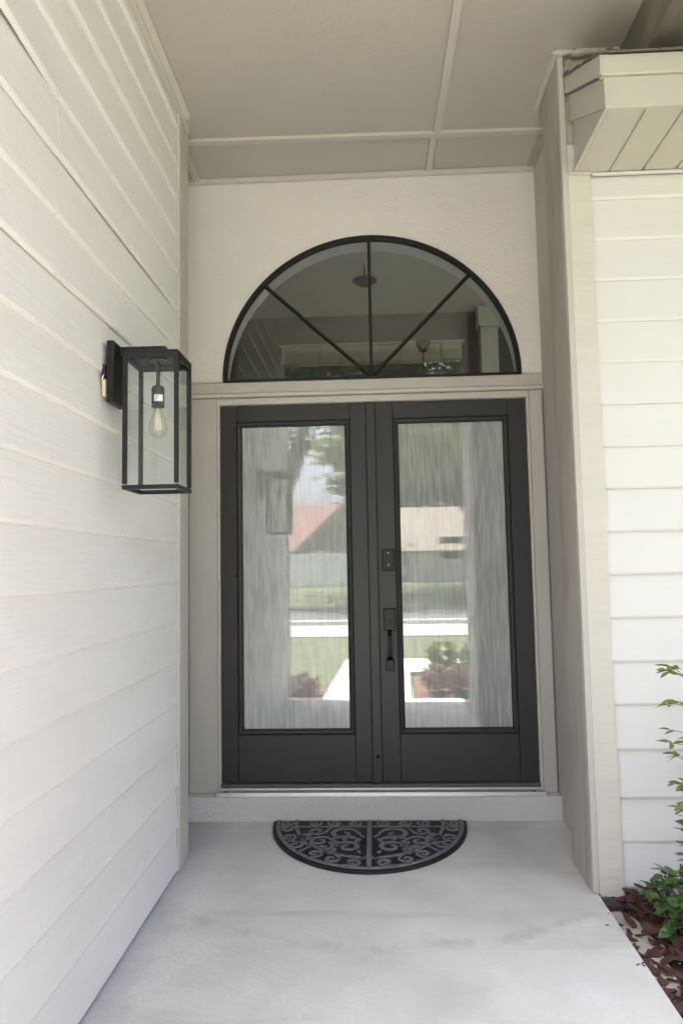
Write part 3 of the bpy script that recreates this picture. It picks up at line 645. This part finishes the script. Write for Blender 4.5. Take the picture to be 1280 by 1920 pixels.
bb = lathe("bulb", [(.002, 0), (.012, .0015), (.022, .010), (.029, .024), (.031, .037), (.028, .052), (.021, .075), (.0155, .094), (.0145, .106)], (CX, CY, 1.749), "bulb_glass", ln, 24)
for i in range(6):
    a = i * math.pi / 3; tube("filament", [(CX + .010 * math.cos(a), CY + .010 * math.sin(a), 1.776), (CX + .0065 * math.cos(a), CY + .0065 * math.sin(a), 1.836)], .0017, "filament", bb, 6)
tube("filament_stem", [(CX, CY, 1.79), (CX, CY, 1.852)], .003, "white_print", bb, 8)
disc_ = lathe("finial", [(.004, 0), (.010, .002), (.010, .006), (.004, .008)], (CX, LY0 + .02, LZ0 + .004), "black_metal", ln, 10)

# ------------------------------------------------------------------ half-round door mat
dm = thing("door_mat", "half-round black rubber mat with grey scroll pattern on the porch slab", "mat", (-.048, -.105, 0))
MX, MY, MA, MB_ = -.048, -.104, .490, .612
def half(a, b, n=48, t0=0, t1=1): return [(MX - a * math.cos(math.pi * (t0 + (t1 - t0) * i / n)), MY - b * math.sin(math.pi * (t0 + (t1 - t0) * i / n))) for i in range(n + 1)]
bm = bmesh.new(); aprism(bm, half(MA, MB_), 2, .001, .0145)
bmesh.ops.bevel(bm, geom=[e for e in bm.edges if abs(e.verts[0].co.z - e.verts[1].co.z) < 1e-5 and e.verts[0].co.z > .005], offset=.004, segments=1, affect='EDGES'); obj("mat_base", bm, "rubber", dm)
def ribbon(name, pts, w, material="mat_grey", z0=.0147, z1=.0182, parent=dm, taper=False):
    w *= 1.05 if taper else .9; bm = bmesh.new(); rg_ = []; n = len(pts)
    for i, pnt in enumerate(pts):
        pa = Vector(pts[max(i - 1, 0)]); pb = Vector(pts[min(i + 1, n - 1)]); d = (pb - pa).normalized(); nn = Vector((-d.y, d.x)); ww = w / 2
        if taper: ww *= .45 + .9 * math.sin(math.pi * min(1, (i + 1) / n * 1.15) * .9) if i < n - 1 else .5
        p0 = Vector(pnt) + nn * ww; p1 = Vector(pnt) - nn * ww; c = .25
        rg_.append([bm.verts.new(v) for v in ((p0.x, p0.y, z0), (p0.x * (1 - c * .2) + p1.x * c * .2, p0.y * (1 - c * .2) + p1.y * c * .2, z1), (p1.x * (1 - c * .2) + p0.x * c * .2, p1.y * (1 - c * .2) + p0.y * c * .2, z1), (p1.x, p1.y, z0))])
    for A, B in zip(rg_, rg_[1:]):
        for k in range(3): bm.faces.new((A[k], A[k + 1], B[k + 1], B[k]))
    bm.faces.new(rg_[0]); bm.faces.new(rg_[-1][::-1]); return obj(name, bm, material, parent)
ribbon("outer_border", half(MA - .027, MB_ - .031), .022); ribbon("inner_border", half(MA - .118, MB_ - .142), .021)
ribbon("centre_rib", [(MX, MY - .006), (MX, MY - .3), (MX, MY - MB_ + .02)], .026, z1=.0195)
ribbon("cross_rib", [(MX - MA + .024, MY - .092), (MX - .016, MY - .092)], .012); ribbon("cross_rib", [(MX + .016, MY - .092), (MX + MA - .024, MY - .092)], .012)
for s in (-1, 1):
    a = .25 if s < 0 else .75
    p0 = half(MA - .11, MB_ - .14, 48)[int(48 * a)]; p1 = half(MA - .026, MB_ - .03, 48)[int(48 * a)]; ribbon("spoke", [p0, p1], .012)
def spiral(cx, cy, r, turns=1.25, a0=0., hand=1, tail=1.0, n=22, sy=1.0):
    out = []
    for i in range(n + 1):
        t = i / n; rr = r * (1 - .80 * t); a = a0 + hand * turns * 2 * math.pi * t; out.append((cx + rr * math.cos(a), cy + rr * math.sin(a) * sy))
    if tail:      # sweep the tail out along the tangent
        a = a0; tx, ty = math.sin(a) * hand, -math.cos(a) * hand
        out = [(cx + r * math.cos(a) + tx * r * tail * k / 3 + math.cos(a) * r * .25 * (k / 3) ** 2, cy + (r * math.sin(a) + ty * r * tail * k / 3 + math.sin(a) * r * .25 * (k / 3) ** 2) * sy) for k in (3, 2, 1)] + out
    return out
SC = []    # (dx, dy, r, start angle, hand, tail, ribbon width) on the right half, mirrored to the left
for dx, h in ((.075, 1), (.175, -1), (.275, 1)): SC.append((dx, -.048, .034, math.pi * (.9 if h > 0 else .1), h, 1.0, .011))
SC.append((.418, -.046, .032, 3.3, 1, .7, .011))
for t_, h in ((.055, 1), (.125, -1), (.19, 1), (.30, -1), (.37, 1), (.445, -1)):
    a = math.pi * t_; SC.append(((MA - .071) * math.cos(a) * 1.0, -(MB_ - .086) * math.sin(a) - .03 * (t_ < .2), .037, a + (1.2 if h > 0 else 3.6), h, 1.1, .012))
SC += [(.125, -.185, .075, 3.0, -1, .8, .017), (.255, -.150, .045, 3.4, 1, 1.5, .014), (.30, -.225, .038, 1.6, -1, 1.4, .013), (.235, -.275, .055, 2.6, -1, 1.2, .015),
       (.100, -.345, .060, .6, 1, 1.3, .017), (.175, -.385, .030, 5.5, 1, 1.0, .012), (.30, -.300, .022, 1, 1, .8, .010)]
for s in (1, -1):
    for dx, dy, r, a0, h, tl, w in SC:
        pts = spiral(0, 0, r, 1.2, a0, h, tl); ribbon("scroll", [(MX + s * (dx + x), MY + dy + y) for x, y in pts], w, taper=True)
    for lx, ly, la, lr in ((.085, -.235, .5, .034), (.055, -.275, 2.0, .028), (.115, -.265, 1.2, .026), (.15, -.235, -.3, .026), (.165, -.315, .9, .036), (.205, -.345, .3, .03), (.045, -.41, 1.2, .018), (.03, -.475, 1.5, .02)):
        bm = bmesh.new(); pts = []
        for k in range(10):
            a = 2 * math.pi * k / 10; x = lr * math.cos(a); y = lr * .42 * math.sin(a) * (1 + .4 * math.cos(a)); pts.append((MX + s * (lx + x * math.cos(la) - y * math.sin(la)), MY + ly + x * math.sin(la) + y * math.cos(la)))
        aprism(bm, pts, 2, .0147, .0182); obj("leaf_motif", bm, "mat_grey", dm)

# ------------------------------------------------------------------ planting bed at the right
bm = bmesh.new(); NX, NY = 40, 50; G = []; rnd = random.Random(11)
for j in range(NY + 1):
    row = []
    for i in range(NX + 1):
        x = .845 + 2.4 * (i / NX) ** 1.4; y = -.855 - 1.75 * j / NY
        z = -.062 + .030 * min(1, (x - .85) / .25) + rnd.uniform(-.008, .010) + .045 * math.exp(-((x - 1.03) ** 2 + (y + .91) ** 2) / .006)
        row.append(bm.verts.new((x, y, z)))
    G.append(row)
for A, B in zip(G, G[1:]):
    for i in range(NX): bm.faces.new((A[i], A[i + 1], B[i + 1], B[i]))
structure(obj("planting_bed", bm, "soil"))
ft = bmesh.new(); pts = [(.8545, -.975), (.90, -.965), (.935, -.985), (.955, -1.04), (.972, -1.10), (.962, -1.16), (.985, -1.22), (.955, -1.27), (.95, -1.34), (.975, -1.42), (.93, -1.47), (.8545, -1.50)]
aprism(ft, pts, 2, -.14, -.030); tag(obj("footing", ft, "footing"), "exposed rough concrete footing beside the slab in the mulch", "footing")
bm = bmesh.new(); aprism(bm, [(.866, -.90), (.955, -.895), (.975, -.93), (.93, -.965), (.868, -.955)], 2, -.05, -.012); tag(obj("membrane", bm, "membrane"), "scrap of black weed membrane at the foot of the post", "membrane")
bm = bmesh.new(); rnd = random.Random(21)
def chip(bm, c, l, w, h, rx, ry, rz):
    M = Matrix.Translation(c) @ Matrix.Rotation(rz, 4, 'Z') @ Matrix.Rotation(ry, 4, 'Y') @ Matrix.Rotation(rx, 4, 'X')
    pr = [(-l, -w * .5, 0), (-l * .2, -w, 0), (l * .8, -w * .7, 0), (l, w * .2, 0), (l * .3, w, 0), (-l * .8, w * .7, 0)]
    lo = [bm.verts.new(M @ Vector((x * rnd.uniform(.8, 1.1), y * rnd.uniform(.7, 1.2), 0))) for x, y, z in pr]; hi = [bm.verts.new(v.co + (M.to_3x3() @ Vector((rnd.uniform(-.002, .002), 0, h * rnd.uniform(.6, 1.2))))) for v in lo]
    bm.faces.new(lo); bm.faces.new(hi[::-1])
    for k in range(6): bm.faces.new((lo[k], lo[(k + 1) % 6], hi[(k + 1) % 6], hi[k]))
cnt = 0
while cnt < 1500:
    x = .866 + 1.0 * rnd.random() ** 1.5; y = rnd.uniform(-2.3, -.90)
    onf = x < .955 and -1.48 < y < -.96
    if onf and rnd.random() > (.10 if y > -1.24 else .5): continue
    z = -.045 + .030 * min(1, (x - .85) / .25) + rnd.uniform(-.005, .022) + .055 * math.exp(-((x - 1.03) ** 2 + (y + .915) ** 2) / .006)
    if onf: z = max(z, -.028)
    chip(bm, (x, y, z), rnd.uniform(.012, .042), rnd.uniform(.006, .018), rnd.uniform(.003, .010), rnd.uniform(-.5, .5), rnd.uniform(-.6, .6), rnd.uniform(0, 6.3)); cnt += 1
for i in range(5):
    chip(bm, (.853 - rnd.random() ** 2 * .05, rnd.uniform(-1.75, -.95), .001), rnd.uniform(.003, .010), rnd.uniform(.002, .005), .002, 0, 0, rnd.uniform(0, 6.3))
mu = obj("mulch", bm, "mulch_chip"); mu["kind"] = "stuff"; mu["label"] = "dark red bark mulch over the planting bed"; mu["category"] = "mulch"
bm = bmesh.new()
for i in range(22):
    x = .87 + .25 * rnd.random() ** 2; y = rnd.uniform(-1.75, -.95); r = bmesh.ops.create_icosphere(bm, subdivisions=1, radius=rnd.uniform(.002, .005), matrix=Matrix.Translation((x, y, -.018 + rnd.uniform(-.01, .012))) @ Matrix.Diagonal((1.3, 1, .7, 1)))
pb = obj("pebbles", bm, "pebble"); pb["kind"] = "stuff"; pb["label"] = "pale pebbles scattered along the slab edge"; pb["category"] = "pebbles"

def leaf_mesh(name, w, fold, curl, material, n=6):
    me = bpy.data.meshes.new(name); V = []; F = []
    for i in range(n + 1):
        t = i / n; ww = w * (math.sin(math.pi * t ** .85) ** .8 if 0 < t < 1 else 0.0); z = -curl * t * t
        V += [(t, -ww, z + fold * ww), (t, 0, z), (t, ww, z + fold * ww)]
    for i in range(n):
        a = i * 3; F += [(a, a + 1, a + 4, a + 3), (a + 1, a + 2, a + 5, a + 4)]
    me.from_pydata(V, [], F); me.materials.append(MAT[material]); me.polygons.foreach_set("use_smooth", [True] * len(F)); return me
NL = [leaf_mesh("nandina_leaf", .17, .35, .12, "leaf_nandina"), leaf_mesh("nandina_leaf", .20, .25, .22, "leaf_nandina"), leaf_mesh("nandina_leaf", .15, .5, .05, "leaf_nandina")]
LL = [leaf_mesh("low_leaf", .27, .3, .15, "leaf_low"), leaf_mesh("low_leaf", .30, .2, .25, "leaf_low"), leaf_mesh("low_leaf", .28, .25, .2, "leaf_low_edged")]
def leaf(meshes, parent, base, d, size, rnd, name="leaf"):
    d = Vector(d).normalized(); q_ = d.to_track_quat('X', 'Z').to_euler(); 
    o = copy_obj(rnd.choice(meshes), name, base, (q_.x + rnd.uniform(-.7, .7), q_.y, q_.z), (size, size, size), parent); return o
rnd = random.Random(33)
na = thing("nandina_shrub", "tall airy green shrub with pointed leaves at the right edge against white siding", "shrub", (1.27, -1.12, -.04))
stems = [((1.20, -1.10), (1.115, -1.10, .93)), ((1.21, -1.12), (1.13, -1.12, .60)), ((1.24, -1.12), (1.15, -1.13, .80)), ((1.30, -1.16), (1.26, -1.18, 1.0)), ((1.22, -1.10), (1.16, -1.08, .66)), ((1.28, -1.10), (1.33, -1.05, .85)), ((1.25, -1.14), (1.15, -1.17, .46)), ((1.3, -1.13), (1.38, -1.2, .75))]
for (bx, by), tip in stems:
    b = Vector((bx + .035, by, -.05)); tp = Vector(tip) + Vector((.035, 0, -.055)); mid = b.lerp(tp, .5) + Vector((rnd.uniform(-.015, .015), 0, .02))
    path = [b.lerp(mid, i / 4) if i < 4 else mid.lerp(tp, (i - 4) / 4) for i in range(9)]
    tube("stem", path, [.0055 - .0004 * i for i in range(9)], "stem", na, 6)
    for k in range(2, 9):
        for side in range(4):
            a = rnd.uniform(0, 6.28); reach = rnd.uniform(.05, .11); p0 = path[k]
            dv = Vector((math.cos(a), math.sin(a) * .8, rnd.uniform(.1, .6))).normalized(); p1 = p0 + dv * reach
            tube("petiole", [p0, p0.lerp(p1, .5) + Vector((0, 0, .006)), p1], [.0018, .0014, .001], "stem", na, 5)
            for j in range(3 if k < 8 else 4):
                aa = a + (-1.1, 0, 1.1, 2.6)[j] + rnd.uniform(-.3, .3); dd = Vector((math.cos(aa), math.sin(aa), rnd.uniform(-.35, .35)))
                leaf(NL, na, p1 - dv * (.0 if j == 1 else .012), dd, rnd.uniform(.038, .060), rnd)
ls = thing("low_shrub", "low bushy shrub with broad variegated green leaves in the mulch", "shrub", (1.13, -1.15, -.03))
cen = [(1.03, -1.00, .07), (1.07, -1.08, .14), (1.10, -1.22, .10), (1.09, -1.31, .05), (1.05, -1.17, .07), (1.06, -1.02, .12), (1.13, -1.05, .13), (1.10, -1.14, .09), (1.03, -1.10, .05), (1.08, -1.25, .05), (1.16, -1.18, .12), (1.02, -1.20, .02), (1.12, -1.33, .04), (1.04, -1.38, .0), (1.16, -1.42, .03), (1.20, -1.3, .08)]
for c in cen:
    c = Vector(c); tube("stem", [(1.15, -1.16, -.05), Vector((1.13, -1.16, -.02)).lerp(c, .5) + Vector((0, 0, .02)), c], [.004, .003, .002], "stem", ls, 5)
    for k in range(17):
        a = rnd.uniform(0, 6.28); dd = Vector((math.cos(a), math.sin(a), rnd.uniform(-.35, .75)))
        leaf(LL if rnd.random() < .55 else LL[:2], ls, c + Vector((rnd.uniform(-.012, .012), rnd.uniform(-.012, .012), rnd.uniform(-.04, .025))), dd, rnd.uniform(.035, .058), rnd)

# ------------------------------------------------------------------ front garden and street (seen mirrored in the door glass)
def crown_mesh(name, clumps, n_leaf, size, material, parent, seed):
    rnd = random.Random(seed); bm = bmesh.new()
    for (c, rad) in clumps:
        c = Vector(c)
        for k in range(n_leaf):
            v = Vector((rnd.gauss(0, 1), rnd.gauss(0, 1), rnd.gauss(0, 1))) * rad * .52; v.z *= .62
            p0 = c + v; a = Vector((rnd.gauss(0, 1), rnd.gauss(0, 1), rnd.gauss(0, .7))).normalized(); b = a.cross(Vector((rnd.gauss(0, 1), rnd.gauss(0, 1), rnd.gauss(0, 1)))).normalized(); s = size * rnd.uniform(.6, 1.3)
            bm.faces.new([bm.verts.new(p0 + q_) for q_ in (-a * s, b * s * .42, a * s, -b * s * .42)])
    return obj(name, bm, material, parent)
def tree(label, base, h, spread, seed, material="leaf_tree", nl=420, size=.16, lean=0., limbs=7, trunk=.22, zb=.45, group="street trees"):
    rnd = random.Random(seed); B = Vector(base); t = thing("oak_tree", label, "tree", base, group)
    tp = B + Vector((lean, 0, h * .5)); bm = bmesh.new()
    atube(bm, [B - Vector((0, 0, .1)), B + Vector((lean * .1, 0, h * .12)), B + Vector((lean * .4, .05, h * .3)), tp], [trunk * 1.4, trunk, trunk * .85, trunk * .6], 10)
    cl = []
    for i in range(limbs):
        a = 6.283 * i / limbs + rnd.uniform(-.4, .4); e = B + Vector((lean + math.cos(a) * spread * rnd.uniform(.5, .85), math.sin(a) * spread * rnd.uniform(.5, .85), h * rnd.uniform(.55, .85)))
        s = B + Vector((lean * .6, 0, h * rnd.uniform(.3, .45))); md = s.lerp(e, .5) + Vector((0, 0, h * .06))
        atube(bm, [s, md, e], [trunk * .5, trunk * .32, trunk * .1], 7)
        cl += [(e, spread * .42), (md + Vector((rnd.uniform(-.5, .5), rnd.uniform(-.5, .5), h * .1)), spread * .36)]
    cl += [(B + Vector((lean, 0, h * .88)), spread * .5)]
    obj("trunk", bm, "bark", t, True); crown_mesh("crown", cl, nl, size, material, t, seed + 1); return t
tree("big oak with a leaning trunk mirrored in the left door glass", (-3.55, -18.2, .08), 10.5, 3.0, 51, lean=1.5, nl=240, size=.13, trunk=.26, zb=.3)
tree("low-branched oak whose foliage is mirrored at the top of the right door glass", (3.1, -19.0, .2), 8.6, 3.4, 61, "leaf_tree_bright", nl=360, size=.14)
tree("unseen oak added on the near lawn to shade the right siding", (5.2, -6.4, -.07), 8.0, 3.4, 66, nl=420, size=.15)  # out-of-view tree added to cut the light reaching the right siding
tree("tallest oak across the road, mirrored high behind the seam of the doors", (.35, -21.5, .3), 13, 4.6, 77, nl=380, size=.2, trunk=.3)
tree("tall oak behind the white fence mirrored at the left", (-10.5, -44, .7), 12, 5.0, 71, nl=420, size=.3)
tree("round oak behind the tan-roofed house mirrored at the right", (5.5, -38, .7), 13, 6.0, 81, nl=420, size=.34)
tree("pale oak standing between the two mirrored houses", (.4, -46, .8), 13, 4.5, 91, "leaf_tree_bright", nl=420, size=.34)
tree("low round oak right behind the tan roof", (2.6, -35.5, .7), 7.4, 3.4, 111, nl=420, size=.2, trunk=.16)
tree("second low oak further right behind the tan roof", (5.6, -35, .7), 8.0, 3.6, 121, nl=420, size=.2, trunk=.16)
tree("low oak behind the right end of the red roof", (.1, -38, .7), 7.0, 2.4, 131, nl=420, size=.2, trunk=.16)
tree("far oak at the left end of the mirrored street", (-15, -42, .7), 13, 6.5, 95, nl=380, size=.36)
tree("far oak at the right end of the mirrored street", (15, -36, .7), 13, 6.5, 98, nl=380, size=.36)
# fence
fn = thing("panel_fence", "white board fence across the street mirrored in the left glass", "fence", (-6, -25, .55))
for i in range(9):
    xa = -13.0 + i * 1.55; box("post", xa, xa + .12, -25.06, -24.94, .45, 1.98, "fence_white", fn, .01)
    for j in range(7): box("board", xa + .125 + j * .203, xa + .125 + j * .203 + .198, -25.02, -24.985, .55, 1.86, "fence_white", fn, .004)
def far_house(label, x0, x1, y, roofmat, hw, hr, gable, seed):
    t = thing("neighbour_house", label, "house", ((x0 + x1) / 2, y, .6), "houses across the street")
    box("wall", x0, x1, y - 6, y, .5, hw, "house_wall", t, 0)
    bm = bmesh.new(); aprism(bm, [(y + .6, hw - .05), (y - 3, hr), (y - 6.6, hw - .05)], 0, x0 - .5, x1 + .5); obj("roof", bm, roofmat, t)
    if gable:
        gx = gable; bm = bmesh.new(); aprism(bm, [(gx - 2.6, hw - .02), (gx, hr + .1), (gx + 2.6, hw - .02)], 1, y + 1.2, y - 2.8); obj("gable", bm, "tan_shingle", t)
        box("gable_wall", gx - 2.2, gx + 2.2, y + .05, y + .9, .5, hw - .04, "house_wall", t, 0)
    for wx in (x0 + 1.2, x1 - 2.2):
        w = box("window", wx, wx + 1.1, y + .01, y + .06, 1.5, 2.6, "fence_white", t, .01); box("pane", wx + .08, wx + 1.02, y + .061, y + .07, 1.58, 2.52, "wall_dark", w, 0)
    d = box("door", (x0 + x1) / 2 - .5, (x0 + x1) / 2 + .5, y + .01, y + .05, .6, 2.65, "fence_white", t, .01)
    return t
far_house("low house with a red shingle roof behind the white fence", -11, -1.2, -29, "red_shingle", 2.15, 4.5, -.9, 1)
far_house("low house with a tan roof mirrored in the right glass", 1.6, 11, -27, "tan_shingle", 2.0, 4.1, None, 2)
# bed with shrub beside the walk
mb = bmesh.new(); aprism(mb, [(.40, -3.35), (1.6, -3.2), (2.2, -4.2), (1.5, -5.2), (.46, -5.0)], 2, -.1, -.045); structure(obj("garden_bed", mb, "garden_mulch"))
mb = bmesh.new(); aprism(mb, [(-1.5, -3.5), (-.58, -3.4), (-.55, -4.1), (-.9, -4.6), (-1.6, -4.5)], 2, -.1, -.045); structure(obj("garden_bed", mb, "garden_mulch"))
def bush(label, c, rad, mat_, seed, spiky=False):
    t = thing("garden_bush", label, "bush", c, "bushes by the front walk"); rnd = random.Random(seed); C = Vector(c)
    bm = bmesh.new()
    for k in range(5):
        a = rnd.uniform(0, 6.28); atube(bm, [C - Vector((0, 0, .05)), C + Vector((math.cos(a) * rad * .4, math.sin(a) * rad * .4, rad * .9))], [.012, .005], 5)
    obj("stems", bm, "stem", t)
    crown_mesh("foliage", [(C + Vector((rnd.uniform(-1, 1) * rad, rnd.uniform(-1, 1) * rad, rad * rnd.uniform(.3, 1.0))), rad * .38) for _ in range(12)], 75, .05 if not spiky else .12, mat_, t, seed + 5)
bush("bronze-leaved bush beside the front walk mirrored low in the right glass", (.80, -3.75, -.05), .26, "leaf_bronze", 201)
bush("spiky green bush behind the bronze one mirrored in the right glass", (1.05, -4.3, -.05), .36, "leaf_tree_bright", 211, True)
bush("small bronze bush mirrored low in the left glass", (-.86, -3.85, -.05), .17, "leaf_bronze", 221)
